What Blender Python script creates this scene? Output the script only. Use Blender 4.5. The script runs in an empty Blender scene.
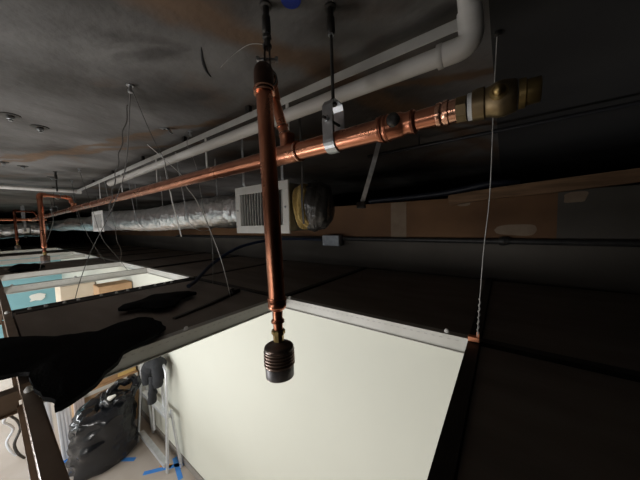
import bpy, bmesh, math, random
from mathutils import Vector, Matrix, noise

random.seed(7)
scene = bpy.context.scene
COL = scene.collection

# ------------------------------------------------------------------ camera
cam_d = bpy.data.cameras.new('camera')
cam_d.sensor_width = 36.0
cam_d.lens = 36.0 * 248.0 / 640.0
cam_d.clip_start = 0.02
cam = bpy.data.objects.new('camera', cam_d)
COL.objects.link(cam)
rot = Matrix(((0.80415, -0.0193, 0.59411), (0.59391, 0.06778, -0.80167), (-0.02479, 0.99751, 0.06597)))
cam.matrix_world = Matrix.Translation((0, 0, 3.2)) @ rot.to_4x4()
scene.camera = cam

# ------------------------------------------------------------------ world, room lights, exposure
w = bpy.data.worlds.new('world')
w.use_nodes = True
w.node_tree.nodes['Background'].inputs[0].default_value = (0.6, 0.7, 0.8, 1)
w.node_tree.nodes['Background'].inputs[1].default_value = 0.0
scene.world = w
vs = scene.view_settings
vs.view_transform = 'Standard'
vs.look = 'None'
vs.exposure = 0.0
vs.gamma = 1.0
vs.use_curve_mapping = False


def area_light(name, loc, direction, sx, sy, power, color):
    d = bpy.data.lights.new(name, 'AREA')
    d.shape = 'RECTANGLE'
    d.size, d.size_y = sx, sy
    d.energy = power
    d.color = color
    o = bpy.data.objects.new(name, d)
    o.location = loc
    o.rotation_euler = Vector(direction).to_track_quat('-Z', 'Y').to_euler()
    COL.objects.link(o)
    return o


# lamps of the room below the suspended ceiling
area_light('room_light_panel', (-1.7, -2.7, 2.3), (0, 1.0, -0.38), 2.6, 0.9, 98, (1.0, 0.98, 0.95))
area_light('room_light_panel', (-5.2, -2.4, 2.5), (0, 0.35, -0.9), 2.6, 1.2, 125, (0.90, 0.96, 1.0))
area_light('room_light_panel', (-8.8, -1.9, 2.5), (0, 0.2, -0.9), 2.6, 1.2, 230, (0.95, 0.98, 1.0))
# added fill light, unseen, aimed up through the missing near-side panels
area_light('fill_uplight', (-3.1, -1.2, 0.9), (0.05, 0.12, 1), 1.6, 1.0, 85, (0.97, 0.98, 1.0))


# ------------------------------------------------------------------ materials
def mat(name, col, rough=0.6, metal=0.0, col2=None, nscale=6.0, stretch=(1, 1, 1), bump=0.0, bscale=40.0,
        lo=0.35, hi=0.65, detail=5.0, spec=None, rough2=None):
    m = bpy.data.materials.new(name)
    m.use_nodes = True
    nt = m.node_tree
    b = nt.nodes['Principled BSDF']
    b.inputs['Base Color'].default_value = (*col, 1)
    b.inputs['Roughness'].default_value = rough
    b.inputs['Metallic'].default_value = metal
    if spec is not None:
        b.inputs['Specular IOR Level'].default_value = spec
    tc = nt.nodes.new('ShaderNodeTexCoord')
    mp = nt.nodes.new('ShaderNodeMapping')
    mp.inputs['Scale'].default_value = stretch
    nt.links.new(tc.outputs['Object'], mp.inputs['Vector'])
    if col2 is not None:
        n = nt.nodes.new('ShaderNodeTexNoise')
        n.inputs['Scale'].default_value = nscale
        n.inputs['Detail'].default_value = detail
        nt.links.new(mp.outputs[0], n.inputs['Vector'])
        r = nt.nodes.new('ShaderNodeValToRGB')
        r.color_ramp.elements[0].position = lo
        r.color_ramp.elements[1].position = hi
        r.color_ramp.elements[0].color = (*col, 1)
        r.color_ramp.elements[1].color = (*col2, 1)
        nt.links.new(n.outputs['Fac'], r.inputs['Fac'])
        nt.links.new(r.outputs['Color'], b.inputs['Base Color'])
        if rough2 is not None:
            mr = nt.nodes.new('ShaderNodeMapRange')
            mr.inputs[3].default_value = rough
            mr.inputs[4].default_value = rough2
            nt.links.new(n.outputs['Fac'], mr.inputs[0])
            nt.links.new(mr.outputs[0], b.inputs['Roughness'])
    if bump > 0:
        n2 = nt.nodes.new('ShaderNodeTexNoise')
        n2.inputs['Scale'].default_value = bscale
        n2.inputs['Detail'].default_value = 4
        nt.links.new(mp.outputs[0], n2.inputs['Vector'])
        bp = nt.nodes.new('ShaderNodeBump')
        bp.inputs['Strength'].default_value = bump
        bp.inputs['Distance'].default_value = 0.01
        nt.links.new(n2.outputs['Fac'], bp.inputs['Height'])
        nt.links.new(bp.outputs[0], b.inputs['Normal'])
    return m


M = {}
M['copper'] = mat('copper', (0.70, 0.30, 0.18), 0.22, 1.0, (0.50, 0.19, 0.11), 9, (1, 1, 1), 0.03, 30, rough2=0.36)
M['copper_dark'] = mat('copper_tarnished', (0.30, 0.10, 0.055), 0.38, 1.0, (0.20, 0.075, 0.045), 12)
M['copper_bright'] = mat('copper_solder_ring', (0.85, 0.48, 0.33), 0.25, 1.0, (0.70, 0.36, 0.24), 25)
M['copper_sooty'] = mat('copper_sooty', (0.10, 0.045, 0.028), 0.55, 0.6, (0.05, 0.028, 0.02), 14)
M['brass'] = mat('brass', (0.50, 0.36, 0.14), 0.35, 1.0, (0.36, 0.25, 0.11), 20)
M['brass_old'] = mat('brass_aged', (0.36, 0.27, 0.14), 0.45, 1.0, (0.22, 0.16, 0.09), 18)
M['bronze'] = mat('bronze_dark', (0.15, 0.125, 0.11), 0.28, 0.7, (0.24, 0.17, 0.14), 30)
M['bronze_light'] = mat('bronze_worn', (0.34, 0.25, 0.20), 0.35, 0.7, (0.24, 0.16, 0.13), 40)
M['nozzle_base'] = mat('nozzle_dark_plastic', (0.085, 0.08, 0.085), 0.4, 0.2, (0.11, 0.10, 0.10), 30)
M['teflon'] = mat('thread_tape', (0.75, 0.74, 0.72), 0.7, 0.0, (0.6, 0.6, 0.6), 50)
M['galv'] = mat('galvanised_steel', (0.55, 0.56, 0.57), 0.42, 0.9, (0.38, 0.39, 0.40), 24, bump=0.05)
M['steel_dark'] = mat('dark_steel', (0.09, 0.085, 0.08), 0.5, 0.7, (0.05, 0.045, 0.04), 20)
M['wire'] = mat('wire_steel', (0.42, 0.41, 0.39), 0.5, 0.4, (0.30, 0.29, 0.27), 30)
M['pvc'] = mat('white_pvc', (0.74, 0.71, 0.67), 0.45, 0.0, (0.62, 0.59, 0.55), 6, (0.6, 3, 3))
M['white_paint'] = mat('white_painted_metal', (0.80, 0.79, 0.76), 0.5, 0.0, (0.70, 0.69, 0.66), 10)
M['rail_grey'] = mat('grid_rail_grey_paint', (0.58, 0.57, 0.53), 0.5, 0.0, (0.50, 0.49, 0.44), 5)
M['rail_tan'] = mat('grid_rail_taupe', (0.32, 0.235, 0.17), 0.5, 0.0, (0.24, 0.17, 0.12), 8)
M['rail_black'] = mat('grid_rail_black', (0.020, 0.018, 0.016), 0.55, 0.0, (0.035, 0.03, 0.026), 10)
M['slot'] = mat('rail_slot_dark', (0.42, 0.41, 0.39), 0.8)
M['bolt'] = mat('bright_bolt', (0.85, 0.84, 0.80), 0.4, 0.0)
M['panel'] = mat('ceiling_panel_dark', (0.21, 0.178, 0.152), 0.75, 0.0, (0.28, 0.24, 0.205), 3.0, (0.6, 2.0, 1), 0.15, 60)
M['foil'] = mat('duct_foil', (0.86, 0.86, 0.87), 0.30, 1.0, (0.66, 0.66, 0.67), 12, bump=0.9, bscale=34)
M['plastic_wrap'] = mat('grey_plastic_wrap', (0.060, 0.056, 0.052), 0.25, 0.1, (0.03, 0.028, 0.026), 10, bump=0.8, bscale=22)
M['fibre'] = mat('fibreglass_wool', (0.62, 0.46, 0.18), 0.95, 0.0, (0.45, 0.31, 0.10), 18, bump=0.9, bscale=60)
M['register_dark'] = mat('register_throat', (0.05, 0.05, 0.05), 0.8)
M['black_iron'] = mat('black_pipe', (0.022, 0.022, 0.024), 0.5, 0.3)
M['conduit_dark'] = mat('dark_conduit', (0.035, 0.034, 0.034), 0.5, 0.3, (0.055, 0.052, 0.05), 15)
M['blue_cable'] = mat('blue_cable', (0.022, 0.035, 0.075), 0.45, 0.0, (0.03, 0.045, 0.09), 15)
M['hose_dark'] = mat('dark_hose', (0.010, 0.012, 0.022), 0.5)
M['box_grey'] = mat('junction_box_grey', (0.33, 0.35, 0.37), 0.5, 0.5, (0.27, 0.28, 0.30), 20)
M['drywall'] = mat('drywall_brown_paper', (0.24, 0.122, 0.056), 0.8, 0.0, (0.17, 0.085, 0.04), 1.6)
M['board_grey'] = mat('grey_backer_board', (0.12, 0.105, 0.088), 0.8, 0.0, (0.085, 0.073, 0.062), 1.4)
M['mud'] = mat('joint_compound', (0.33, 0.245, 0.175), 0.85, 0.0, (0.27, 0.19, 0.13), 9)
M['wood'] = mat('rough_lumber', (0.30, 0.17, 0.09), 0.75, 0.0, (0.18, 0.10, 0.05), 5, (0.6, 8, 8), 0.2, 30)
M['void'] = mat('dark_plenum_surface', (0.022, 0.021, 0.02), 0.9, 0.0, (0.03, 0.028, 0.026), 2)
M['black_cloth'] = mat('black_cloth', (0.0045, 0.0045, 0.005), 0.95, 0.0, (0.007, 0.007, 0.007), 30, bump=0.3, bscale=120, spec=0.1)
M['jacket'] = mat('jacket_cloth', (0.010, 0.011, 0.013), 0.85, 0.0, (0.015, 0.016, 0.019), 20, bump=0.3, bscale=60)
M['wire_dark'] = mat('wire_dark', (0.10, 0.09, 0.08), 0.5, 0.5, (0.06, 0.055, 0.05), 30)
M['wall_cream'] = mat('cream_wall_paint', (0.65, 0.655, 0.575), 0.7, 0.0, (0.63, 0.635, 0.555), 1.2)
M['wall_teal'] = mat('teal_wall_paint', (0.22, 0.43, 0.47), 0.65, 0.0, (0.20, 0.40, 0.44), 1.0)
M['wall_pale'] = mat('pale_wall_paint', (0.66, 0.66, 0.62), 0.7, 0.0, (0.62, 0.62, 0.58), 1.0)
M['floor'] = mat('floor_paper', (0.44, 0.375, 0.315), 0.6, 0.0, (0.52, 0.46, 0.41), 1.6)
M['base_grey'] = mat('grey_cove_base', (0.23, 0.21, 0.19), 0.5, 0.0, (0.27, 0.25, 0.22), 5)
M['tape_blue'] = mat('painters_tape_blue', (0.05, 0.24, 0.72), 0.6, 0.0, (0.07, 0.30, 0.78), 8)
M['tape_orange'] = mat('orange_strip', (0.75, 0.33, 0.08), 0.6)
M['bag'] = mat('black_poly_bag', (0.007, 0.0075, 0.009), 0.18, 0.0, (0.012, 0.013, 0.016), 6, bump=0.9, bscale=7, spec=0.5)
M['alu'] = mat('ladder_aluminium', (0.72, 0.74, 0.76), 0.4, 0.6, (0.62, 0.64, 0.66), 15)
M['carton'] = mat('carton_brown', (0.45, 0.27, 0.14), 0.8, 0.0, (0.52, 0.33, 0.18), 3)
M['carton_light'] = mat('carton_cream', (0.68, 0.56, 0.42), 0.8, 0.0, (0.74, 0.63, 0.50), 3)
M['pack_tape'] = mat('white_pack_tape', (0.80, 0.77, 0.71), 0.5)
M['yellow'] = mat('yellow_strip', (0.80, 0.55, 0.20), 0.7)
M['white_board'] = mat('white_plastic_board', (0.74, 0.76, 0.79), 0.45, 0.0, (0.66, 0.68, 0.72), 6, (1, 6, 1))
M['pink_board'] = mat('pale_pink_board', (0.68, 0.60, 0.58), 0.6)
M['blue_paint'] = mat('blue_paint_mark', (0.01, 0.035, 0.30), 0.6)
M['orange_clip'] = mat('orange_clip', (0.62, 0.22, 0.10), 0.6)


def slab_material():
    m = bpy.data.materials.new('stained_slab')
    m.use_nodes = True
    nt = m.node_tree
    b = nt.nodes['Principled BSDF']
    b.inputs['Roughness'].default_value = 0.62
    tc = nt.nodes.new('ShaderNodeTexCoord')

    def nz(scale, st, det=5, dist=0.0):
        mp = nt.nodes.new('ShaderNodeMapping')
        mp.inputs['Scale'].default_value = st
        nt.links.new(tc.outputs['Object'], mp.inputs['Vector'])
        n = nt.nodes.new('ShaderNodeTexNoise')
        n.inputs['Scale'].default_value = scale
        n.inputs['Detail'].default_value = det
        n.inputs['Distortion'].default_value = dist
        nt.links.new(mp.outputs[0], n.inputs['Vector'])
        return n

    def ramp(src, stops):
        r = nt.nodes.new('ShaderNodeValToRGB')
        cr = r.color_ramp
        while len(cr.elements) < len(stops):
            cr.elements.new(0.5)
        for e, (p, c) in zip(cr.elements, stops):
            e.position = p
            e.color = (*c, 1)
        nt.links.new(src, r.inputs['Fac'])
        return r

    def mix(fac, a, bb, mode='MIX'):
        x = nt.nodes.new('ShaderNodeMixRGB')
        x.blend_type = mode
        if hasattr(fac, 'links'):
            nt.links.new(fac, x.inputs[0])
        else:
            x.inputs[0].default_value = fac
        nt.links.new(a, x.inputs[1])
        nt.links.new(bb, x.inputs[2])
        return x

    base = ramp(nz(1.5, (1, 0.8, 1), 9, 0.4).outputs['Fac'], [(0.37, (0.032, 0.027, 0.022)), (0.49, (0.090, 0.083, 0.077)), (0.64, (0.17, 0.162, 0.152))])
    rust = ramp(nz(1.5, (0.8, 0.8, 1), 7, 0.5).outputs['Fac'], [(0.57, (0, 0, 0)), (0.70, (0.8, 0.8, 0.8))])
    rustc = ramp(nz(9, (1, 0.4, 1), 4).outputs['Fac'], [(0.3, (0.075, 0.042, 0.022)), (0.7, (0.13, 0.072, 0.034))])
    dark = ramp(nz(3.0, (0.9, 1.3, 1), 8, 0.5).outputs['Fac'], [(0.60, (0, 0, 0)), (0.70, (0.75, 0.75, 0.75))])
    blk = ramp(nz(1.0, (1, 1, 1)).outputs['Fac'], [(0.0, (0.03, 0.026, 0.022)), (1.0, (0.04, 0.034, 0.03))])
    # two old rust bands across the slab
    sep = nt.nodes.new('ShaderNodeSeparateXYZ')
    nt.links.new(tc.outputs['Object'], sep.inputs[0])

    def math_(op, a, b_=None):
        x = nt.nodes.new('ShaderNodeMath')
        x.operation = op
        for q, vv in enumerate((a, b_)):
            if vv is None:
                continue
            if hasattr(vv, 'links'):
                nt.links.new(vv, x.inputs[q])
            else:
                x.inputs[q].default_value = vv
        return x.outputs[0]

    def band(nx, ny, c, wd, amp):
        d = math_('ADD', math_('MULTIPLY', sep.outputs[0], nx), math_('MULTIPLY', sep.outputs[1], ny))
        d = math_('ADD', math_('SUBTRACT', d, c), math_('MULTIPLY', math_('SUBTRACT', wob.outputs['Fac'], 0.5), amp))
        d = math_('SUBTRACT', 1.0, math_('DIVIDE', math_('ABSOLUTE', d), wd))
        return math_('MULTIPLY', math_('MAXIMUM', d, 0.0), math_('GREATER_THAN', wob.outputs['Fac'], 0.0))

    wob = nz(3.5, (1, 1, 1), 5)
    bands = math_('ADD', band(.961, -.276, -.82, .10, .28), band(-.48, .877, 1.76, .05, .3))
    bands = math_('ADD', bands, band(-.30, .954, 1.25, .04, .3))
    bands = math_('MINIMUM', math_('MULTIPLY', bands, 1.3), 0.85)
    base2 = mix(bands, base.outputs['Color'], rustc.outputs['Color'])
    c1 = mix(rust.outputs['Color'], base2.outputs[0], rustc.outputs['Color'])
    c2 = mix(dark.outputs['Color'], c1.outputs[0], blk.outputs['Color'])
    nt.links.new(c2.outputs[0], b.inputs['Base Color'])
    bp = nt.nodes.new('ShaderNodeBump')
    bp.inputs['Strength'].default_value = 0.2
    bp.inputs['Distance'].default_value = 0.02
    nt.links.new(nz(22, (1, 1, 1)).outputs['Fac'], bp.inputs['Height'])
    nt.links.new(bp.outputs[0], b.inputs['Normal'])
    return m


M['slab'] = slab_material()


# ------------------------------------------------------------------ mesh helpers
class MB:
    """collects vertices and faces of ONE mesh"""

    def __init__(self):
        self.v, self.f = [], []

    def add(self, vs, fs):
        o = len(self.v)
        self.v += [tuple(p) for p in vs]
        self.f += [tuple(i + o for i in f) for f in fs]
        return self

    def box(self, c, s, rz=0.0, rm=None):
        c = Vector(c)
        m = rm if rm is not None else Matrix.Rotation(rz, 3, 'Z')
        vs = []
        for sx in (-1, 1):
            for sy in (-1, 1):
                for sz in (-1, 1):
                    vs.append(c + m @ Vector((sx * s[0] / 2, sy * s[1] / 2, sz * s[2] / 2)))
        return self.add(vs, [(0, 1, 3, 2), (4, 6, 7, 5), (0, 4, 5, 1), (2, 3, 7, 6), (0, 2, 6, 4), (1, 5, 7, 3)])

    def bbox(self, x0, x1, y0, y1, z0, z1):
        return self.box(((x0 + x1) / 2, (y0 + y1) / 2, (z0 + z1) / 2), (x1 - x0, y1 - y0, z1 - z0))

    def tube(self, pts, r, n=16, caps=True, jitter=None, ell=(1, 1)):
        pts = [Vector(p) for p in pts]
        rs = r if isinstance(r, (list, tuple)) else [r] * len(pts)
        dirs = []
        for i in range(len(pts)):
            a = pts[max(i - 1, 0)]
            b = pts[min(i + 1, len(pts) - 1)]
            if (b - a).length < 1e-9:
                a = pts[max(i - 2, 0)]
                b = pts[min(i + 2, len(pts) - 1)]
            dirs.append((b - a).normalized())
        up = Vector((0, 0, 1)) if abs(dirs[0].z) < 0.9 else Vector((1, 0, 0))
        u = dirs[0].cross(up).normalized()
        vs = []
        for i, p in enumerate(pts):
            d = dirs[i]
            u = (u - d * u.dot(d)).normalized()
            v = d.cross(u)
            for k in range(n):
                a = 2 * math.pi * k / n
                rr = rs[i]
                if jitter:
                    rr *= jitter(i, k, p + (u * math.cos(a) + v * math.sin(a)) * rs[i])
                vs.append(p + u * math.cos(a) * rr * ell[0] + v * math.sin(a) * rr * ell[1])
        fs = []
        for i in range(len(pts) - 1):
            for k in range(n):
                k2 = (k + 1) % n
                fs.append((i * n + k, i * n + k2, (i + 1) * n + k2, (i + 1) * n + k))
        if caps:
            fs.append(tuple(range(n - 1, -1, -1)))
            o = (len(pts) - 1) * n
            fs.append(tuple(o + k for k in range(n)))
        return self.add(vs, fs)

    def lathe(self, p0, d, prof, n=24):
        """prof: (distance along d, radius)"""
        p0, d = Vector(p0), Vector(d).normalized()
        up = Vector((0, 0, 1)) if abs(d.z) < 0.9 else Vector((1, 0, 0))
        u = d.cross(up).normalized()
        v = d.cross(u)
        vs, fs = [], []
        for t, r in prof:
            for k in range(n):
                a = 2 * math.pi * k / n
                vs.append(p0 + d * t + (u * math.cos(a) + v * math.sin(a)) * max(r, 1e-4))
        for i in range(len(prof) - 1):
            for k in range(n):
                k2 = (k + 1) % n
                fs.append((i * n + k, i * n + k2, (i + 1) * n + k2, (i + 1) * n + k))
        fs.append(tuple(range(n - 1, -1, -1)))
        o = (len(prof) - 1) * n
        fs.append(tuple(o + k for k in range(n)))
        return self.add(vs, fs)

    def ribbon(self, pts, wdir, wd, t):
        pts = [Vector(p) for p in pts]
        wv = Vector(wdir).normalized() * wd / 2
        vs, fs = [], []
        for i, p in enumerate(pts):
            a = pts[max(i - 1, 0)]
            b = pts[min(i + 1, len(pts) - 1)]
            nn = (b - a).normalized().cross(wv).normalized() * t / 2
            vs += [p - wv - nn, p + wv - nn, p + wv + nn, p - wv + nn]
        for i in range(len(pts) - 1):
            o = i * 4
            for k in range(4):
                k2 = (k + 1) % 4
                fs.append((o + k, o + k2, o + 4 + k2, o + 4 + k))
        fs.append((3, 2, 1, 0))
        o = (len(pts) - 1) * 4
        fs.append((o, o + 1, o + 2, o + 3))
        return self.add(vs, fs)

    def build(self, name, m, parent=None, smooth=None, bevel=0.0, subd=0):
        me = bpy.data.meshes.new(name)
        me.from_pydata(self.v, [], self.f)
        bm = bmesh.new()
        bm.from_mesh(me)
        bmesh.ops.recalc_face_normals(bm, faces=bm.faces)
        if bevel > 0:
            es = [e for e in bm.edges if len(e.link_faces) == 2 and e.calc_face_angle(0) > 0.8]
            bmesh.ops.bevel(bm, geom=es, offset=bevel, segments=2, profile=0.5, affect='EDGES', clamp_overlap=True)
        for f in bm.faces:
            f.smooth = bool(smooth)
        if smooth:
            for e in bm.edges:
                e.smooth = not (len(e.link_faces) == 2 and e.calc_face_angle(0) > math.radians(50))
        bm.to_mesh(me)
        bm.free()
        me.materials.append(M[m])
        o = bpy.data.objects.new(name, me)
        COL.objects.link(o)
        if parent is not None:
            o.parent = parent
            o.matrix_parent_inverse = parent.matrix_basis.inverted()
        if subd:
            s = o.modifiers.new('subdivision', 'SUBSURF')
            s.levels = s.render_levels = subd
        return o


def tag(o, label, cat=None, group=None, kind=None):
    o['label'] = label
    if cat:
        o['category'] = cat
    if group:
        o['group'] = group
    if kind:
        o['kind'] = kind
    return o


def thing(name, loc, label, cat, group=None, kind=None):
    o = bpy.data.objects.new(name, None)
    o.empty_display_size = 0.05
    o.location = loc
    COL.objects.link(o)
    tag(o, label, cat, group, kind)
    return o


def copy_tree(o, parent=None, off=None):
    c = o.copy()
    COL.objects.link(c)
    if parent is not None:
        c.parent = parent
    if off is not None:
        c.location = Vector(o.location) + Vector(off)
    for ch in o.children:
        copy_tree(ch, c)
    return c


def lerp(a, b, t):
    return Vector(a) + (Vector(b) - Vector(a)) * t


def arc(pts, rad, seg=6):
    """round the inner corners of a polyline"""
    pts = [Vector(p) for p in pts]
    out = [pts[0]]
    for i in range(1, len(pts) - 1):
        p = pts[i]
        a = (pts[i - 1] - p)
        b = (pts[i + 1] - p)
        r = min(rad, a.length * 0.49, b.length * 0.49)
        pa, pb = p + a.normalized() * r, p + b.normalized() * r
        for k in range(seg + 1):
            t = k / seg
            out.append((1 - t) ** 2 * pa + 2 * t * (1 - t) * p + t * t * pb)
    out.append(pts[-1])
    return out


def spline(pts, seg=8):
    pts = [Vector(p) for p in pts]
    out = []
    for i in range(len(pts) - 1):
        p0 = pts[max(i - 1, 0)]
        p1, p2 = pts[i], pts[i + 1]
        p3 = pts[min(i + 2, len(pts) - 1)]
        for k in range(seg):
            t = k / seg
            out.append(0.5 * ((2 * p1) + (p2 - p0) * t + (2 * p0 - 5 * p1 + 4 * p2 - p3) * t * t + (3 * p1 - p0 - 3 * p2 + p3) * t ** 3))
    out.append(pts[-1])
    return out


# ------------------------------------------------------------------ the setting
SLAB = 3.82     # underside of the slab above
GRID = 2.64     # top of the suspended grid
XL, XR, YF = -11.5, 4.5, -3.4
tag(MB().bbox(-15, 5, -4, 6, -0.1, 0).build('floor', 'floor'), 'tan paper-covered floor of the room below', kind='structure')
tag(MB().bbox(-18, 5, -4, 6, SLAB, SLAB + 0.15).build('ceiling', 'slab'), 'dark rust-stained slab above the hung pipes', kind='structure')
tag(MB().bbox(-0.045, XR, -3.9, 5.9, SLAB - 0.02, SLAB).build('ceiling_shade_sheet', 'void'), 'black sheet under the slab standing in for shade on the right', kind='structure')  # added black sheet, its colour stands in for shade on the slab
tag(MB().bbox(XL, XR, 1.40, 1.48, 0, 2.57).build('wall_back', 'wall_cream'), 'cream painted wall seen through the ceiling opening', kind='structure')
tag(MB().bbox(XL - 0.1, XL, YF, 1.48, 0, 2.57).build('wall_left', 'wall_teal'), 'teal end wall of the room below', kind='structure')
tag(MB().bbox(XL, XR, YF - 0.1, YF, 0, 2.57).build('wall_front', 'wall_pale'), 'pale wall on the near side of the room', kind='structure')
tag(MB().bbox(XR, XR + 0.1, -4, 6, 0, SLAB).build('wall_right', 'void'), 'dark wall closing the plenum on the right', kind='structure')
tag(MB().bbox(XL, XR, 1.385, 1.40, 0, 0.10).build('baseboard_back', 'base_grey'), 'grey baseboard along the cream wall', kind='structure')
tag(MB().bbox(-13.0, XR, 2.85, 2.90, 2.57, 2.975).build('wall_plenum_lower', 'board_grey'), 'dark grey board strip under the brown drywall', kind='structure')
tag(MB().bbox(0.36, XR, 2.86, 2.90, 2.975, 3.425).build('wall_plenum_right', 'board_grey'), 'grey board right of the brown drywall, fading light partly put into its colour', kind='structure')  # grey tone partly paints the light falling off along the wall
pw = tag(MB().bbox(-13.0, 0.36, 2.86, 2.90, 2.975, 3.425).build('wall_plenum', 'drywall'), 'brown paper-faced drywall closing the plenum behind the duct', kind='structure')
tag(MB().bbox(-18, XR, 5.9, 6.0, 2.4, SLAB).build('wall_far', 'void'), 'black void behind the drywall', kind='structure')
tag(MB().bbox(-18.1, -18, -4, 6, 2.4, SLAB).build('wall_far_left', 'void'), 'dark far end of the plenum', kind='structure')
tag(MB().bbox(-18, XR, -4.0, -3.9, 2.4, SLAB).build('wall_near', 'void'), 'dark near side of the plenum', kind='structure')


def patch(x, z, sx, sz):
    m = MB()
    n = 18
    vs, fs = [], []
    for y in (2.859, 2.856):
        for k in range(n):
            a = 2 * math.pi * k / n
            j = 0.85 + 0.3 * noise.noise(Vector((x * 3 + math.cos(a), z * 5 + math.sin(a), 1)))
            ca, sa = math.cos(a), math.sin(a)
            vs.append((x + sx * math.copysign(abs(ca) ** 0.6, ca) * j, y, z + sz * math.copysign(abs(sa) ** 0.6, sa) * j))
    for k in range(n):
        fs.append((k, (k + 1) % n, n + (k + 1) % n, n + k))
    fs.append(tuple(range(n, 2 * n)))
    m.add(vs, fs).build('mud_patch', 'mud', pw)


patch(-0.33, 3.37, 0.08, 0.035)
patch(0.10, 3.10, 0.17, 0.06)
patch(0.46, 3.36, 0.08, 0.05)
for xs in (-3.2, -0.98):
    MB().bbox(xs - 0.09, xs + 0.09, 2.857, 2.861, 2.98, 3.42).build('joint_strip', 'mud', pw)

# suspended ceiling: rails and panels
gridT = thing('ceiling_grid', (0, 0, GRID), 'suspended ceiling grid of wide rails and dark panels, several panels missing', None, kind='structure')
del_x = [1.18, -0.10, -1.385, -2.775, -4.035, -5.185, -6.45, -7.70, -8.95, -10.2, -11.45, -12.7, -14.0]
gy = [-3.75, -2.50, -1.22, 0.055, 1.345, 2.84]
open_cells = {(1, 3), (3, 3), (4, 3), (6, 3), (7, 3), (9, 3), (1, 2), (2, 2), (3, 2), (4, 2), (6, 2), (7, 2)}
RW, RH = 0.046, 0.070


def rail(x0, y0, x1, y1, m, slots=False, bolts=(), RW=RW, RH=RH):
    along_x = abs(x1 - x0) > abs(y1 - y0)
    mb = MB()
    hw = RW / 2
    # tall hollow section with a small bottom flange
    if along_x:
        a, b = min(x0, x1), max(x0, x1)
        mb.bbox(a, b, y0 - hw, y0 + hw, GRID - RH, GRID)
        mb.bbox(a, b, y0 - hw - 0.012, y0 + hw + 0.012, GRID - RH - 0.004, GRID - RH)
    else:
        a, b = min(y0, y1), max(y0, y1)
        mb.bbox(x0 - hw, x0 + hw, a, b, GRID - RH, GRID)
        mb.bbox(x0 - hw - 0.012, x0 + hw + 0.012, a, b, GRID - RH - 0.004, GRID - RH)
    r = mb.build('rail', m, gridT)
    if slots:
        s = MB()
        t = a + 0.04
        while t < b - 0.04:
            if along_x:
                s.box((t, y0 - hw - 0.0002, GRID - 0.020), (0.014, 0.0012, 0.004))
            else:
                s.box((x0 + hw + 0.0002, t, GRID - 0.020), (0.0012, 0.014, 0.004))
            t += 0.036
        so = s.build('slots', 'slot', r)
        so['kind'] = 'stuff'
    for t in bolts:
        p = (t, y0, GRID) if along_x else (x0, t, GRID)
        MB().lathe(p, (0, 0, 1), [(0, 0.012), (0.006, 0.012), (0.012, 0.010), (0.017, 0.006), (0.019, 0.0001)], 10).build('bolt', 'bolt', r, smooth=True)
    return r


# long rails (parallel to the cream wall)
for j in range(1, len(gy) - 1):
    for i in range(len(del_x) - 1):
        xa, xb = del_x[i], del_x[i + 1]
        m = {4: 'rail_grey', 3: 'rail_tan'}.get(j, 'rail_grey')
        near = (j == 4 and i in (1, 3, 4)) or (j == 3 and i in (1, 2))
        if j == 4 and i in (0, 2):
            m = 'rail_black'
        rail(xa - RW / 2, gy[j], xb + RW / 2, gy[j], m, slots=near, RW=.034 if j == 3 else RW, RH=.052 if j == 3 else RH,
             bolts=((xa - 0.12, xb + 0.09) if (j == 4 and i == 1) else (xa - 0.5, xb + 0.06) if (j == 3 and i in (1, 2)) else ()))
# cross rails
for i in range(len(del_x)):
    for j in range(1, len(gy) - 1):
        ya, yb = gy[j] + RW / 2, gy[j + 1] - RW / 2
        m = 'rail_black' if (i in (1, 3) and j in (3, 4)) or j == 4 else ('rail_tan' if j == 2 else 'rail_grey')
        bl = ()
        if (i, j) == (2, 3):
            bl = (0.62, 1.22)
        if (i, j) == (4, 3):
            bl = (0.13, 0.60)
        rail(del_x[i], ya, del_x[i], yb, m, slots=(i, j) in ((2, 3), (4, 3)), bolts=bl)
# panels
for i in range(len(del_x) - 1):
    for j in range(len(gy) - 1):
        if (i, j) in open_cells:
            continue
        xa, xb = del_x[i + 1] + RW / 2 + 0.003, del_x[i] - RW / 2 - 0.003
        ya, yb = gy[j] + RW / 2 + 0.003, gy[j + 1] - RW / 2 - 0.003
        dz = 0.004 * ((i * 7 + j * 3) % 3)
        MB().bbox(xa, xb, ya, yb, GRID - 0.069, GRID - 0.018 + dz).build('ceiling_panel', 'panel', gridT, bevel=0.003)
# added unseen panel over half the near opening, keeps light off the right
MB().bbox(-0.80, -0.125, gy[2] + .03, gy[3] - .03, GRID + 0.001, GRID + 0.03).build('ceiling_panel', 'panel', gridT, bevel=.003)  # added unseen panel, only there to keep light off the right
MB().bbox(del_x[0], XR, -3.75, 2.84, GRID - 0.069, GRID - 0.018).build('ceiling_panel', 'panel', gridT)
MB().bbox(-18, del_x[-1], -3.75, 2.84, GRID - 0.069, GRID - 0.018).build('ceiling_panel', 'panel', gridT)
plate = MB().bbox(-2.755, -2.665, 0.09, 1.31, GRID - .010, GRID - .003).build('edge_plate', 'rail_black', gridT, bevel=.001)
for k, t in enumerate((0.155, 0.235, 0.33, 0.41, 0.55, 0.65, 0.735, 0.83, 0.95, 1.04, 1.10)):
    MB().lathe((-2.722 + .008 * (k % 3), t, GRID - .003), (0, 0, 1), [(0, 0.011), (0.006, 0.011), (0.012, 0.009), (0.016, 0.005), (0.018, 0.0001)], 10).build('bolt', 'bolt', plate, smooth=True)
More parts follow.
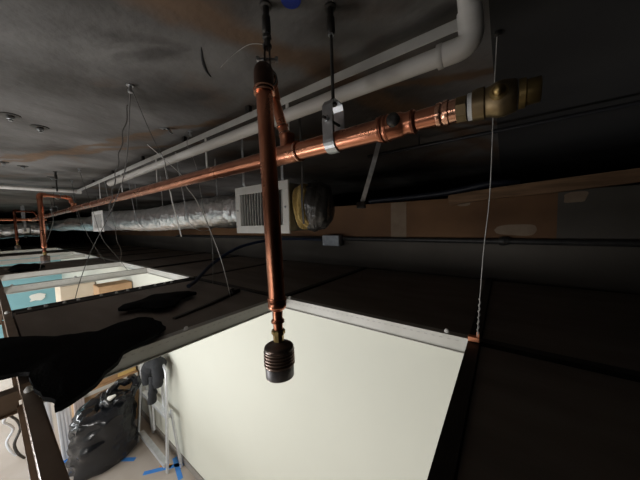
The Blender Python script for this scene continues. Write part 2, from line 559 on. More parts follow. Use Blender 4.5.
# dark loose bar with an end clip lying on the panel
barT = thing('black_bar', (-1.7, 0.95, GRID - .01), 'thin black metal bar lying on the panel beside the pale rail', 'bar')
MB().ribbon([(-1.63, 0.66, GRID - .006), (-1.70, 0.94, GRID - .002), (-1.80, 1.22, GRID + .002)], (1, .3, 0), .026, .018).build('bar', 'steel_dark', barT, bevel=.002)
MB().box((-1.80, 1.21, GRID + .014), (.05, .09, .03), .25).box((-1.80, 1.19, GRID + .032), (.02, .03, .02), .25).build('end_clip', 'steel_dark', barT, bevel=.003)


# ------------------------------------------------------------------ copper main
MY, MZ = 0.62, 3.435
XD = Vector((1, 0, 0))
mainT = thing('copper_main_pipe', (-0.5, MY, MZ), 'long shiny copper main pipe with brass valve, hung across the plenum', 'pipe')
R_ = 0.027
MB().tube([(-8.0, MY, MZ), (-0.225, MY, MZ)], R_, 24).build('pipe', 'copper', mainT, smooth=True)
# tee under each riser
def tee(x, par):
    t = MB().lathe((x - 0.055, MY, MZ), XD, [(0, .0275), (0, .0305), (.008, .0315), (.016, .0305), (.03, .0315), (.08, .0315), (.094, .0305), (.102, .0315), (.11, .0305), (.11, .0275)], 24).build('tee', 'copper', par, smooth=True)
    for dx in (-0.050, 0.050):
        MB().lathe((x + dx - .003, MY, MZ), XD, [(0, .0305), (0, .0335), (.006, .0335), (.006, .0305)], 24).build('solder_ring', 'copper_bright', t, smooth=True)
    MB().lathe((x, MY, MZ + .02), (0, 0, 1), [(0, .024), (.03, .024), (.034, .026), (.042, .026), (.044, .022)], 20).build('branch_collar', 'copper', t, smooth=True)
for x in (-0.585, -3.89, -7.16):
    tee(x, mainT)
# reducing coupling with a dark plugged port
c = MB().lathe((-0.262, MY, MZ), XD, [(0, .0275), (0, .0315), (.010, .0325), (.014, .030), (.020, .0325), (.028, .032), (.034, .030), (.058, .029), (.064, .0255), (.074, .0245), (.080, .0265), (.090, .0265), (.094, .0225)], 24).build('reducing_coupling', 'copper', mainT, smooth=True)
MB().lathe((-0.215, MY - .024, MZ + .004), (0.1, -1, 0.1), [(0, .016), (.012, .015), (.016, .011), (.016, .004)], 16).build('plug', 'steel_dark', c, smooth=True)
for dx in (-0.254, -0.240, -0.178):
    MB().lathe((dx, MY, MZ), XD, [(0, .027), (0, .0335 if dx < -.2 else .0285), (.005, .0335 if dx < -.2 else .0285), (.005, .027)], 24).build('solder_ring', 'copper_dark', c, smooth=True)
MB().tube([(-0.175, MY, MZ), (-0.118, MY, MZ)], 0.0215, 20).build('reduced_pipe', 'copper', mainT, smooth=True)
a = MB().lathe((-0.125, MY, MZ), XD, [(0, .0215), (0, .0245), (.008, .026), (.012, .024), (.016, .0265), (.024, .0265), (.026, .0235), (.045, .024)], 20).build('adapter', 'copper_bright', mainT, smooth=True)
MB().lathe((-0.085, MY, MZ), XD, [(0, .0225), (0, .0265), (.018, .0265), (.018, .024)], 8).build('hex_collar', 'brass_old', a)
MB().lathe((-0.064, MY, MZ), XD, [(0, .0240), (.0, .0265), (.008, .0268), (.008, .024)], 24).build('thread_tape', 'teflon', mainT, smooth=True)
v = MB().lathe((-0.056, MY, MZ), XD, [(0, .026), (.0, .030), (.020, .031), (.022, .027), (.030, .029), (.040, .033), (.052, .0335), (.062, .031), (.070, .029), (.072, .027)], 20).build('valve_body', 'brass_old', mainT, smooth=True)
MB().lathe((-0.012, MY - .022, MZ + .002), (0, -1, 0.1), [(0, .015), (.010, .015), (.012, .009), (.016, .011), (.022, .009), (.025, .005), (.026, .0005)], 16).build('stem_knob', 'brass', v, smooth=True)
MB().lathe((0.018, MY, MZ), XD, [(0, .022), (.0, .0265), (.010, .0265), (.012, .0225), (.030, .022), (.032, .021), (.032, .017)], 20).build('end_nipple', 'brass', mainT, smooth=True)

# ------------------------------------------------------------------ copper drops (riser, arm, drop, nozzle)
def copper_drop(riser_x, top, bot, nz_bot, label, tone='copper', rise=0.0):
    top, bot, nz_bot = Vector(top), Vector(bot), Vector(nz_bot)
    t = thing('copper_drop', (riser_x, MY, MZ + .03), label, 'pipe', 'copper drops branching from the main pipe')
    rp = 0.0200
    za = top.z
    r0 = Vector((riser_x, MY, MZ + .035))
    r1 = Vector((riser_x - 0.026 - rise * .1, MY - 0.022, za - 0.040 + rise))
    MB().tube([r0, r1], rp * .82, 20).build('riser', tone, t, smooth=True)
    rd = (r1 - r0).normalized()
    for k in (0.0, 0.024):
        MB().lathe(r0 + rd * (.03 + k), rd, [(0, rp * .80), (0, rp * .98), (.005, rp * 1.0), (.005, rp * .80)], 20).build('solder_ring', 'copper_bright', t, smooth=True)
    # lower elbow
    e0 = r1
    e1 = Vector((r1.x - .004, r1.y - .004, za + rise))
    hd = (Vector((top.x, top.y, za)) - e1).normalized()
    e2 = e1 + hd * 0.05
    el = MB().tube(arc([e0 - rd * .012, e1, e2], 0.04), rp * 1.0, 20).build('elbow', tone, t, smooth=True)
    MB().lathe(e2 - hd * .004, hd, [(0, rp), (0, rp * 1.25), (.006, rp * 1.25), (.006, rp)], 20).build('bead', 'copper_bright', el, smooth=True)
    f1 = Vector((top.x, top.y, za))
    MB().tube([e2 - hd * .01, f1 - hd * .045], rp * .84, 20).build('arm', tone, t, smooth=True)
    dd = (bot - f1).normalized()
    el2 = MB().tube(arc([f1 - hd * .05, f1, f1 + dd * .05], 0.04), rp * 1.16, 20).build('elbow', 'copper_sooty' if top.x > -1 else tone, t, smooth=True)
    for k in (.044, .053):
        MB().lathe(f1 + dd * k, dd, [(0, rp), (0, rp * 1.26), (.004, rp * 1.26), (.004, rp)], 20).build('bead', 'copper_bright', el2, smooth=True)
    MB().tube([f1 + dd * .04, lerp(f1, bot, .5), bot], rp, 24).build('drop_pipe', tone, t, smooth=True)
    # reducer below the drop
    L = (nz_bot - bot).length
    d = (nz_bot - bot).normalized()
    rd_ = MB().lathe(bot - d * .006, d, [(0, rp), (0, rp * 1.12), (.004, rp * 1.14), (.008, rp * 1.02), (.012, rp * 1.10), (.022, rp * 1.10), (.027, rp * .95), (.032, rp * .62), (.052, rp * .60), (.053, rp * .74), (.060, rp * .74), (.061, rp * .58), (.078, rp * .56)], 24).build('reducer', 'copper', t, smooth=True)
    MB().lathe(bot - d * .002, d, [(0, rp), (0, rp * 1.17), (.004, rp * 1.17), (.004, rp)], 24).build('solder_ring', 'copper_dark', rd_, smooth=True)
    MB().lathe(bot + d * .049, d, [(0, rp * .5), (0, rp * .80), (.005, rp * .80), (.005, rp * .5)], 20).build('solder_ring', 'copper_dark', rd_, smooth=True)
    MB().lathe(bot + d * .071, d, [(0, .008), (0, .0155), (.003, .0165), (.010, .0165), (.012, .013), (.028, .0125)], 8).build('brass_nut', 'brass', t)
    s = .096
    k = (L - s)
    nb = MB().lathe(bot + d * s, d, [(0, .010), (.006, .013), (.010, .029), (.013, .0335), (.017, .0355), (k * .28, .0355), (k * .30, .034), (k, .0335), (k, .030), (k - .006, .028), (k - .006, .002)], 28).build('nozzle', 'bronze', t, smooth=True)
    for q in range(5):
        tq = k * (.27 + q * .085)
        MB().lathe(bot + d * (s + tq), d, [(0, .033), (.0012, .0368), (.004, .0368), (.0052, .033)], 28).build('rib', 'bronze_light', nb, smooth=True)
    MB().lathe(bot + d * (s + k * .70), d, [(0, .0325), (.001, .0342), (k * .28, .0338), (k * .30, .0325)], 28).build('skirt', 'nozzle_base', nb, smooth=True)
    return t


copper_drop(-0.585, (-0.477, 0.428, 3.574), (-0.438, 0.410, 3.018), (-0.428, 0.402, 2.836), 'large copper drop pipe in front, ending in a ribbed dark nozzle', rise=0.09)
copper_drop(-3.89, (-3.75, 0.352, 3.56), (-3.74, 0.350, 3.05), (-3.73, 0.348, 2.87), 'second copper drop further left above the double opening', 'copper')
copper_drop(-7.16, (-7.02, 0.34, 3.56), (-7.01, 0.338, 3.05), (-7.0, 0.336, 2.87), 'smallest far copper drop at the left edge', 'copper_dark')

# cross main at the far end
cm = thing('copper_cross_pipe', (-8.0, 0.3, MZ), 'thin far copper pipe crossing at the end of the main', 'pipe')
MB().tube([(-8.0, -2.5, MZ), (-8.0, MY + .2, MZ)], 0.024, 16).build('pipe', 'copper', cm, smooth=True)
MB().lathe((-8.0, MY - .06, MZ), (0, 1, 0), [(0, .026), (.01, .032), (.11, .032), (.12, .026)], 16).build('tee', 'copper_bright', cm, smooth=True)


# ------------------------------------------------------------------ hangers
def anchor_rod(par, x, y, zbot, xtop=None, ytop=None, r=0.005, rodmat='steel_dark'):
    xt = x if xtop is None else xtop
    yt = y if ytop is None else ytop
    d = (Vector((x, y, zbot)) - Vector((xt, yt, SLAB))).normalized()
    MB().lathe((xt, yt, SLAB), d, [(0, .017), (.006, .017), (.008, .010), (.03, .009), (.034, .012), (.075, .0125), (.080, .008)], 12).build('anchor', 'steel_dark', par, smooth=True)
    MB().tube([(xt + d.x * .075, yt + d.y * .075, SLAB + d.z * .075), (x, y, zbot)], r, 10).build('rod', rodmat, par, smooth=True)
    MB().lathe((xt + d.x * .078, yt + d.y * .078, SLAB + d.z * .078), d, [(0, .006), (0, .0085), (.006, .0085), (.006, .006)], 6).build('nut', 'galv', par)


def clevis(x, label, w_=0.034, ztop=3.545):
    h = thing('clevis_hanger', (x, MY, ztop), label, 'pipe hanger')
    anchor_rod(h, x, MY, ztop - .004, x - .012, MY + .012)
    pr = [(x, MY - .002, ztop), (x, MY - .020, ztop - .002), (x, MY - .030, ztop - .016), (x, MY - .032, ztop - .06), (x, MY - .0305, MZ + .01)]
    for k in range(0, 13):
        a = math.pi + math.pi * k / 12
        pr.append((x, MY + .0305 * math.cos(a), MZ + .0305 * math.sin(a)))
    pr += [(x, MY + .0305, MZ + .01), (x, MY + .032, ztop - .06), (x, MY + .030, ztop - .016), (x, MY + .020, ztop - .002), (x, MY + .002, ztop)]
    MB().ribbon(pr, (1, 0, 0), w_, 0.003).build('strap', 'galv', h)
    MB().lathe((x, MY - .052, MZ + .055), (0, 1, 0), [(0, .004), (.104, .004)], 10).build('cross_bolt', 'steel_dark', h, smooth=True)
    for yy in (-.042, .034):
        MB().lathe((x, MY + yy, MZ + .055), (0, 1, 0), [(0, .005), (0, .0085), (.007, .0085), (.007, .005)], 6).build('nut', 'galv', h)
    MB().lathe((x, MY, ztop - .008), (0, 0, 1), [(0, .006), (0, .011), (.008, .011), (.010, .008), (.018, .008)], 6).build('lock_nut', 'steel_dark', h)
    return h


clevis(-0.400, 'steel clevis hanger with dark rod gripping the copper main')
clevis(-5.2, 'small far clevis hanger on the copper main', .034)
# hanger of the near arm
ah = thing('arm_hanger', (-0.55, 0.53, 3.60), 'dark split-ring hanger holding the top of the near copper drop', 'pipe hanger')
anchor_rod(ah, -0.549, 0.513, 3.710, -0.553, 0.515, r=.0055)
MB().lathe((-0.549, 0.512, 3.735), (0, 0, -1), [(0, .006), (0, .012), (.010, .013), (.012, .009), (.024, .009), (.026, .013), (.036, .012)], 8).build('swivel', 'steel_dark', ah)
cen = Vector((-0.549, 0.511, 3.619))
hd = Vector((-0.477 + 0.624, 0.428 - 0.594, -.09)).normalized()
sd = Vector((-hd.y, hd.x, 0)).normalized()
ring = [cen + sd * .0245 * math.cos(a) + Vector((0, 0, .0245 * math.sin(a))) for a in [math.pi / 2 + .35 + (2 * math.pi - .7) * k / 20 for k in range(21)]]
ring = [cen + sd * -.006 + Vector((0, 0, .088))] + ring + [cen + sd * .006 + Vector((0, 0, .088))]
MB().ribbon(ring, hd, .024, .003).build('ring_strap', 'steel_dark', ah)
MB().lathe(cen + sd * -.03 + Vector((0, 0, .05)), sd, [(0, .004), (0, .008), (.008, .008), (.008, .004), (.052, .004), (.052, .008), (.06, .008)], 8).build('clamp_bolt', 'galv', ah)
MB().tube(spline([cen + Vector((0, 0, .09)), (-0.60, 0.49, 3.72), (-0.66, 0.47, 3.70), (-0.70, 0.46, 3.68)], 6), .0011, 6).build('loose_wire', 'wire', ah)
fh = thing('arm_hanger', (-3.82, 0.48, 3.6), 'tiny hanger above the second copper drop at left', 'pipe hanger')
anchor_rod(fh, -3.83, 0.49, 3.61, r=.007)
MB().ribbon([Vector((-3.83, 0.49, 3.56)) + Vector((.0, .024 * math.cos(a), .03 * math.sin(a))) for a in [math.pi / 2 + 2 * math.pi * k / 16 for k in range(17)]], (1, 0, 0), .03, .003).build('ring_strap', 'galv', fh)

# ------------------------------------------------------------------ white PVC pipe and white rail
PY, PZ, PR = 0.74, 3.628, 0.0235
pv = thing('pvc_pipe', (-1.0, PY, PZ), 'white plastic drain pipe running above the copper main with an elbow', 'pipe')
MB().tube([(-3.0, PY, PZ), (-0.125, PY, PZ)], PR, 24).build('pipe', 'pvc', pv, smooth=True)
pe = MB().tube(arc([(-0.140, PY, PZ), (-0.070, PY, PZ), (-0.076, PY - .010, PZ + .075)], 0.05, 10), PR * 1.17, 24).build('elbow', 'pvc', pv, smooth=True)
MB().lathe((-0.148, PY, PZ), XD, [(0, PR), (0, PR * 1.24), (.012, PR * 1.24), (.014, PR * 1.16)], 24).build('socket_lip', 'pvc', pe, smooth=True)
MB().tube([(-0.075, PY - .008, PZ + .055), (-0.086, PY - .03, SLAB + .01)], PR, 24).build('upright', 'pvc', pv, smooth=True)
MB().lathe((-3.02, PY, PZ), XD, [(0, PR * .6), (.004, PR * 1.02), (.06, PR * 1.04), (.06, PR)], 24).build('end_cap', 'pvc', pv, smooth=True)
pc = thing('pvc_cross_pipe', (-5.2, 0.3, 3.77), 'white plastic pipe crossing the far left of the slab', 'pipe')
MB().tube([(-5.2, -2.6, 3.765), (-5.2, 0.90, 3.775)], .026, 18).build('pipe', 'pvc', pc, smooth=True)
MB().lathe((-5.2, 0.86, 3.775), (0, 1, 0), [(0, .026), (0, .032), (.06, .032), (.06, .02)], 18).build('end_cap', 'pvc', pc, smooth=True)

RY = 0.85
wr = thing('white_angle_rail', (-1.0, RY, 3.76), 'thin white angle rail under the slab, above the plastic pipe', 'rail')
MB().bbox(-5.05, -0.105, RY - .002, RY + .002, 3.745, 3.778).bbox(-5.05, -0.105, RY - .002, RY + .028, 3.774, 3.778).build('angle', 'white_paint', wr)
for x in (-0.80, -1.50, -2.25, -3.1, -3.9):
    MB().bbox(x - .009, x + .009, RY + .003, RY + .007, PZ - .075, 3.774).build('post', 'white_paint', wr)
    MB().bbox(x - .30, x - .27, RY + .004, RY + .024, 3.778, SLAB).build('spacer', 'steel_dark', wr)

# ------------------------------------------------------------------ duct and registers
DY, DZ, DR = 1.17, 3.300, 0.128
dt = thing('flexible_duct', (-3, DY, DZ), 'crinkled silver foil flexible duct running to the far left', 'duct')
N = 330
pts = []
for k in range(N):
    x = -1.432 - (17.0 - 1.432) * (k / (N - 1)) ** 1.25
    pts.append((x, DY + 0.015 * math.sin(x * 1.7), DZ + 0.012 * math.sin(x * 2.3) + 0.012 * (x / -6)))


def crinkle(i, k, p):
    q = Vector((p.x * 9, p.y * 14, p.z * 14))
    q2 = Vector((p.x * 22, p.y * 9, p.z * 9))
    hoop = 0.012 * math.sin(p.x * 42)
    return 1 + 0.05 * noise.noise(q) + 0.05 * abs(noise.noise(q2)) + 0.03 * noise.noise(p * 40) + hoop


MB().tube(pts, DR, 40, True, crinkle).build('foil_sleeve', 'foil', dt, smooth=False)
for x in (-2.16, -3.35, -4.2, -6.2):
    hw = 0.02
    lp = [(x + .001 * k, DY + (DR + .012) * math.cos(a), DZ + (DR + .012) * math.sin(a)) for k, a in enumerate([math.pi * 1.0 + math.pi * j / 14 for j in range(15)])]
    MB().ribbon([(x - .05, 0.99, SLAB)] + lp + [(x + .01, DY + DR + .01, SLAB)], (1, 0, 0), .022, .002).build('hang_strap', 'galv', dt)


d2 = thing('foil_branch_duct', (-9.6, -0.6, 3.2), 'far foil duct crossing behind the smallest copper drop', 'duct')
MB().tube([(-9.6 + .02 * math.sin(k), -3.2 + k * .035, 3.22 + .02 * math.sin(k * .3)) for k in range(120)], .17, 28, True, lambda i, k, p: 1 + .08 * noise.noise(p * 12)).build('foil_sleeve', 'foil', d2, smooth=False)
for y in (-1.2, 0.1, 0.6):
    MB().ribbon([(-9.42, y, SLAB), (-9.41, y, 3.2), (-9.6, y, 3.03), (-9.79, y, 3.2), (-9.78, y, SLAB)], (0, 1, 0), .04, .003).build('hang_strap', 'galv', d2)


def register(x0, x1, z0, z1, y, label):
    t = thing('air_register', ((x0 + x1) / 2, y, z0), label, 'vent', 'white air registers on the duct')
    b = 0.048
    d = 0.014
    fr = MB()
    fr.bbox(x0, x1, y, y + d, z1 - b, z1).bbox(x0, x1, y, y + d, z0, z0 + b)
    fr.bbox(x0, x0 + b, y, y + d, z0 + b, z1 - b).bbox(x1 - b, x1, y, y + d, z0 + b, z1 - b)
    fo = fr.build('frame', 'white_paint', t, bevel=.003)
    for sx in (x0 + b / 2, x1 - b / 2):
        MB().lathe((sx, y - .004, (z0 + z1) / 2), (0, 1, 0), [(0, .002), (0, .006), (.005, .007)], 10).build('screw', 'galv', fo, smooth=True)
    n = 15
    for k in range(n):
        x = x0 + b + (x1 - x0 - 2 * b) * (k + .5) / n
        MB().box((x, y + .012, (z0 + z1) / 2), (.0025, .022, z1 - z0 - 2 * b), 0.5).build('louver', 'white_paint', t)
    MB().bbox(x0 + .02, x1 - .02, y + .05, y + .27, z0 + .015, z1 - .015).build('boot', 'register_dark', t)
    sl = MB()
    for (a0, a1, c0, c1) in ((x0 + .02, x1 - .02, z1 - .02, z1 - .012), (x0 + .02, x1 - .02, z0 + .012, z0 + .02)):
        sl.bbox(a0, a1, y + d, y + .27, c0, c1)
    for xx in (x0 + .018, x1 - .026):
        sl.bbox(xx, xx + .008, y + d, y + .27, z0 + .012, z1 - .012)
    sl.build('boot_flange', 'galv', t)
    return t


near_reg = register(-1.43, -0.95, 3.150, 3.445, 1.0, 'white louvered air register beside the foil duct, behind the copper drop')
register(-5.02, -4.48, 3.165, 3.46, 0.985, 'small far white air register on the foil duct')
# fibreglass and plastic wrapped end right of the near register
wool = MB()
vs, fs = [], []
nu, nv = 10, 14
random.seed(3)
for i in range(nu):
    for j in range(nv):
        a = 2 * math.pi * j / nv
        fx = -0.930 + 0.060 * i / (nu - 1)
        rr = 0.110 * (1 - 0.25 * (i / (nu - 1)) ** 3) * (1 + 0.38 * noise.noise(Vector((fx * 60, math.cos(a) * 3, math.sin(a) * 3))))
        ca, sa = math.cos(a), math.sin(a)
        vs.append((fx + .012 * noise.noise(Vector((i, j, 5))), 1.120 + rr * math.copysign(abs(ca) ** .6, ca), 3.298 + 1.12 * rr * math.copysign(abs(sa) ** .6, sa)))
for i in range(nu - 1):
    for j in range(nv):
        j2 = (j + 1) % nv
        fs.append((i * nv + j, i * nv + j2, (i + 1) * nv + j2, (i + 1) * nv + j))
fs.append(tuple(range(nv)))
fs.append(tuple((nu - 1) * nv + k for k in range(nv)))
tag(wool.add(vs, fs).build('insulation_batt', 'fibre', None, smooth=True, subd=1), 'yellow fibreglass wool stuffed beside the near register', 'insulation')
wp = [(-0.945, 1.15, 3.30), (-0.935, 1.155, 3.30), (-0.91, 1.17, 3.30), (-0.885, 1.185, 3.298), (-0.86, 1.195, 3.295), (-0.835, 1.205, 3.29), (-0.815, 1.215, 3.288), (-0.80, 1.22, 3.288)]
wrs = [.09, .135, .145, .145, .138, .122, .085, .02]
WPT = spline(wp, 5)
WR = []
for k in range(len(WPT)):
    f = k / (len(WPT) - 1) * (len(wrs) - 1)
    i = min(int(f), len(wrs) - 2)
    WR.append(wrs[i] + (wrs[i + 1] - wrs[i]) * (f - i))
tag(MB().tube(WPT, WR, 32, True, lambda i, k, p: 1 + 0.10 * noise.noise(p * 16) + 0.05 * noise.noise(p * 38)).build('duct_end_wrap', 'plastic_wrap', None, smooth=True),
    'dark plastic-wrapped duct end bulging right of the register', 'duct wrap')


def strap_thing(pts, label, wdt=.022, m='galv', wdir=(1, 0, 0)):
    t = MB().ribbon(pts, wdir, wdt, .002).build('hanger_strap', m)
    tag(t, label, 'strap', 'metal hanger straps')
    return t


strap_thing([(-1.36, 1.02, SLAB), (-1.36, 1.02, 3.47), (-1.36, 1.03, 3.437)], 'steel strap from the slab to the left end of the near register', .02)
strap_thing([(-1.03, 1.04, SLAB), (-1.03, 1.04, 3.47), (-1.03, 1.045, 3.437)], 'steel strap from the slab to the register top beside the drop', .018)
strap_thing([(-0.855, 1.0, SLAB), (-0.845, 1.0, 3.47), (-0.845, 0.99, 3.33), (-0.845, 1.0, 3.20)], 'steel strap hanging over the yellow wool by the register', .013, 'steel_dark')
strap_thing([(-1.96, 0.80, 3.640), (-2.06, 0.88, 3.38), (-2.15, 0.97, 3.12)], 'white slanted strap in front of the foil duct', .022, 'white_paint')
t = thing('slanted_strap', (-0.82, 1.6, 3.33), 'shiny slanted steel strap behind the copper main', 'strap')
MB().ribbon([(-0.62, 1.56, SLAB), (-0.64, 1.56, 3.78), (-0.725, 1.59, 3.56), (-0.82, 1.62, 3.335)], (0.9, 0.35, 0.2), .034, .003).build('strap', 'galv', t)
MB().box((-0.60, 1.56, SLAB - .006), (.14, .07, .010), .2).build('foot_plate', 'galv', t)
MB().box((-0.825, 1.62, 3.325), (.06, .05, .045), .3).build('end_clip', 'steel_dark', t, bevel=.004)

# ------------------------------------------------------------------ back of the plenum
bm_ = MB().ribbon([(-0.45, 2.83, 3.40), (-0.1, 2.83, 3.44), (0.3, 2.83, 3.455), (0.8, 2.83, 3.492), (2.2, 2.83, 3.58)], (0, 1, 0), .09, .10)
for i, vv in enumerate(bm_.v):
    if vv[2] > 3.45:
        bm_.v[i] = (vv[0], vv[1], vv[2] + .012 * noise.noise(Vector(vv) * 7))
tag(bm_.build('timber_beam', 'wood'), 'rough brown timber beam along the top of the drywall', 'beam')
hs = thing('dark_hose', (-0.9, 2.78, 3.45), 'dark blue hose lying along the drywall top', 'hose')
MB().tube(spline([(-1.35, 2.88, 3.460), (-1.1, 2.88, 3.466), (-0.8, 2.86, 3.47), (-0.45, 2.84, 3.485), (-0.1, 2.82, 3.53), (0.1, 2.9, 3.52)], 8), .030, 14).build('tube', 'hose_dark', hs, smooth=True)
MB().tube([(-0.95, 2.872, 3.4675), (-0.92, 2.870, 3.468)], .034, 14).build('band', 'black_iron', hs, smooth=True)
cd = thing('conduit', (-0.9, 2.83, 3.0), 'long dark conduit running along the drywall', 'conduit')
MB().tube([(-6.5, 2.822, 2.985), (2.5, 2.822, 3.0)], .026, 14).build('tube', 'conduit_dark', cd, smooth=True)
MB().lathe((-0.03, 2.805, 2.998), XD, [(0, .026), (0, .038), (.02, .040), (.045, .040), (.05, .036), (.07, .036), (.07, .026)], 14).build('coupling', 'conduit_dark', cd, smooth=True)
jb = thing('junction_box', (-1.83, 2.78, 2.90), 'grey metal junction box on the drywall at the cable end', 'junction box')
MB().bbox(-1.965, -1.70, 2.705, 2.792, 2.900, 3.045).build('body', 'box_grey', jb, bevel=.008)
MB().bbox(-1.96, -1.705, 2.699, 2.705, 2.905, 3.040).build('cover', 'box_grey', jb, bevel=.003)
for x, z in ((-1.94, 2.925), (-1.725, 3.02)):
    MB().lathe((x, 2.697, z), (0, 1, 0), [(0, .004), (0, .009), (.004, .009)], 10).build('screw', 'galv', jb)
bc = thing('blue_cable', (-2.4, 1.3, 2.68), 'thick dark blue cable curving from the junction box to the panels', 'cable')
MB().tube(spline([(-1.96, 2.76, 2.97), (-2.12, 2.70, 2.985), (-2.35, 2.5, 3.0), (-2.551, 2.3, 2.994), (-2.665, 1.9, 2.931), (-2.657, 1.55, 2.79), (-2.50, 1.30, 2.70), (-2.374, 1.17, 2.672), (-2.25, 1.05, 2.672)], 8), .018, 14).build('sheath', 'blue_cable', bc, smooth=True)
MB().lathe((-1.962, 2.76, 2.97), (-1, -.25, .05), [(0, .026), (.03, .026), (.034, .021), (.05, .021)], 12).build('gland', 'conduit_dark', bc, smooth=True)
bp_ = thing('black_pipe', (0, 1.9, 3.74), 'thin black pipe high up in the dark right side', 'pipe')
MB().tube([(-0.9, 1.9, 3.735), (3.5, 1.9, 3.745)], .012, 12).build('tube', 'black_iron', bp_, smooth=True)
for x in (-0.5, 1.4):
    MB().tube([(x, 1.9, 3.745), (x, 1.9, SLAB)], .005, 8).build('stem', 'black_iron', bp_)


# ------------------------------------------------------------------ hanger wires
def wire(pts, label, r=.0019, m='wire', twist=None, clip=False, seg=6, anchor=True, am='galv'):
    t = thing('hanger_wire', pts[-1], label, 'wire', 'ceiling hanger wires')
    MB().tube(spline(pts, seg), r, 8).build('strand', m, t, smooth=True)
    if twist:
        a, b = Vector(twist[0]), Vector(twist[1])
        n = 40
        d = (b - a).normalized()
        u = d.cross(Vector((1, 0, 0))).normalized()
        v = d.cross(u)
        hp = [a + (b - a) * (k / n) + (u * math.cos(k * .95) + v * math.sin(k * .95)) * .0045 for k in range(n + 1)]
        MB().tube(hp, r, 6).build('twist', m, t, smooth=True)
    if anchor:
        MB().lathe((pts[0][0], pts[0][1], SLAB), (0, 0, -1), [(0, .014), (.004, .014), (.005, .006), (.02, .006), (.021, .0095), (.032, .0095), (.033, .004)], 10).build('anchor', am, t)
    if clip:
        p = Vector(pts[-1])
        MB().box(p + Vector((-.012, 0, .010)), (.045, .03, .022)).box(p + Vector((.004, 0, .03)), (.012, .012, .03)).build('clip', 'orange_clip', t, bevel=.003)
    return t


wire([(-0.028, 1.02, SLAB - .02), (-0.036, 1.09, 3.62), (-0.045, 1.17, 3.30), (-0.066, 1.23, 3.05), (-0.088, 1.305, 2.645)], 'long pale wire at right, tied to the opening corner with an orange clip',
     twist=((-0.077, 1.266, 2.86), (-0.086, 1.30, 2.68)), clip=True, am='steel_dark')
tw = [(-1.315, 0.418, SLAB - .02), (-1.75, 0.50, 3.52), (-2.15, 0.50, 3.27), (-2.45, 0.46, 3.04), (-2.66, 0.42, 2.80), (-2.775, 0.40, 2.645)]
wire(tw, 'doubled wire from the slab anchor down to the bolted black rail', r=.0026, m='wire_dark', twist=((-1.40, 0.434, 3.765), (-2.15, 0.50, 3.27)))
wire([(-1.325, 0.43, SLAB - .02), (-1.50, 0.56, 3.68), (-1.62, 0.66, 3.60), (-1.70, 0.70, 3.54), (-1.80, 0.76, 3.44)], 'thin wire slanting from the slab anchor behind the copper main', r=.002, m='wire_dark', anchor=False)
wire([(-1.99, 0.71, 3.775), (-1.52, 0.70, 3.509), (-1.47, 0.705, 3.432), (-1.52, 0.785, 3.362), (-1.585, 0.88, 3.23), (-1.58, 0.97, 2.96), (-1.63, 1.06, 2.665)], 'pale bent wire crossing in front of the foil duct', r=.0024, m='white_paint', anchor=False)
wire([(-1.647, 0.837, SLAB - .02), (-1.62, 0.80, 3.72), (-1.66, 0.87, 3.6), (-1.80, 0.98, 3.35), (-2.0, 1.15, 3.05), (-2.2, 1.25, 2.662)], 'thin vertical wire from the small slab hook left of the register', r=.0017)
wire([(-4.4, 0.70, SLAB - .02), (-4.42, 0.74, 3.4), (-4.5, 0.85, 3.05), (-5.0, 1.1, 2.665)], 'far thin wire beside the small register', r=.0022, m='wire_dark')
wire([(-3.5, 0.62, SLAB - .02), (-3.55, 0.70, 3.45), (-3.62, 0.78, 3.1), (-3.9, 0.97, 2.85), (-4.03, 1.1, 2.645)], 'far wire hanging left of the doubled wire', r=.002, m='wire_dark')
wire([(-3.85, 0.90, SLAB - .02), (-3.95, 0.98, 3.4), (-4.05, 1.02, 3.05), (-4.3, 1.12, 2.9), (-5.15, 1.32, 2.645)], 'far wire ending at the back corner of the double opening', r=.002, m='wire_dark')
wire([(-3.86, 0.44, 3.52), (-3.92, 0.45, 3.3), (-4.4, 0.42, 3.0), (-5.185, 0.42, 2.645)], 'thin wire hanging beside the second copper drop', r=.002, m='wire_dark', anchor=False)

# loose anchors and marks on the slab
def slab_anchor(x, y, label, s=1.0):
    t = thing('slab_anchor', (x, y, SLAB - .03), label, 'anchor', 'anchors in the slab')
    MB().lathe((x, y, SLAB), (0, 0, -1), [(0, .030 * s), (.004, .030 * s), (.005, .012 * s), (.010, .012 * s)], 14).build('plate', 'steel_dark', t)
    MB().lathe((x, y, SLAB - .009), (0, 0, -1), [(0, .011 * s), (.012, .011 * s), (.014, .007 * s), (.022, .007 * s)], 6).build('bolt', 'galv', t)


slab_anchor(-2.133, 0.124, 'slab anchor at the left picture edge, nearest the camera', 1.3)
slab_anchor(-2.249, 0.241, 'slab anchor just right of the left-edge one', 1.3)
slab_anchor(-3.612, 0.142, 'small slab anchor at the left edge, further away', 1.2)
slab_anchor(-3.707, 0.262, 'small slab anchor further away beside the left-edge one', 1.2)
slab_anchor(-4.249, 0.513, 'tiny slab anchor above the second copper drop', 1.4)
cl = thing('slab_clip', (-1.70, 0.726, SLAB - .02), 'small bent metal clip on the slab left of the white rail', 'clip')
MB().ribbon([(-1.74, 0.70, SLAB - .002), (-1.70, 0.726, SLAB - .004), (-1.69, 0.735, SLAB - .02), (-1.685, 0.738, SLAB - .035)], (0.4, -.9, 0), .025, .003).build('blade', 'galv', cl)
MB().lathe((-1.72, 0.713, SLAB - .003), (0, 0, -1), [(0, .006), (.005, .006), (.007, .003)], 8).build('rivet', 'steel_dark', cl)
tag(MB().lathe((-0.486, 0.548, SLAB), (0, 0, -1), [(0, .028), (.002, .027), (.003, .02)], 20).build('paint_mark', 'blue_paint'), 'round blue paint mark on the slab at the top edge', 'mark')
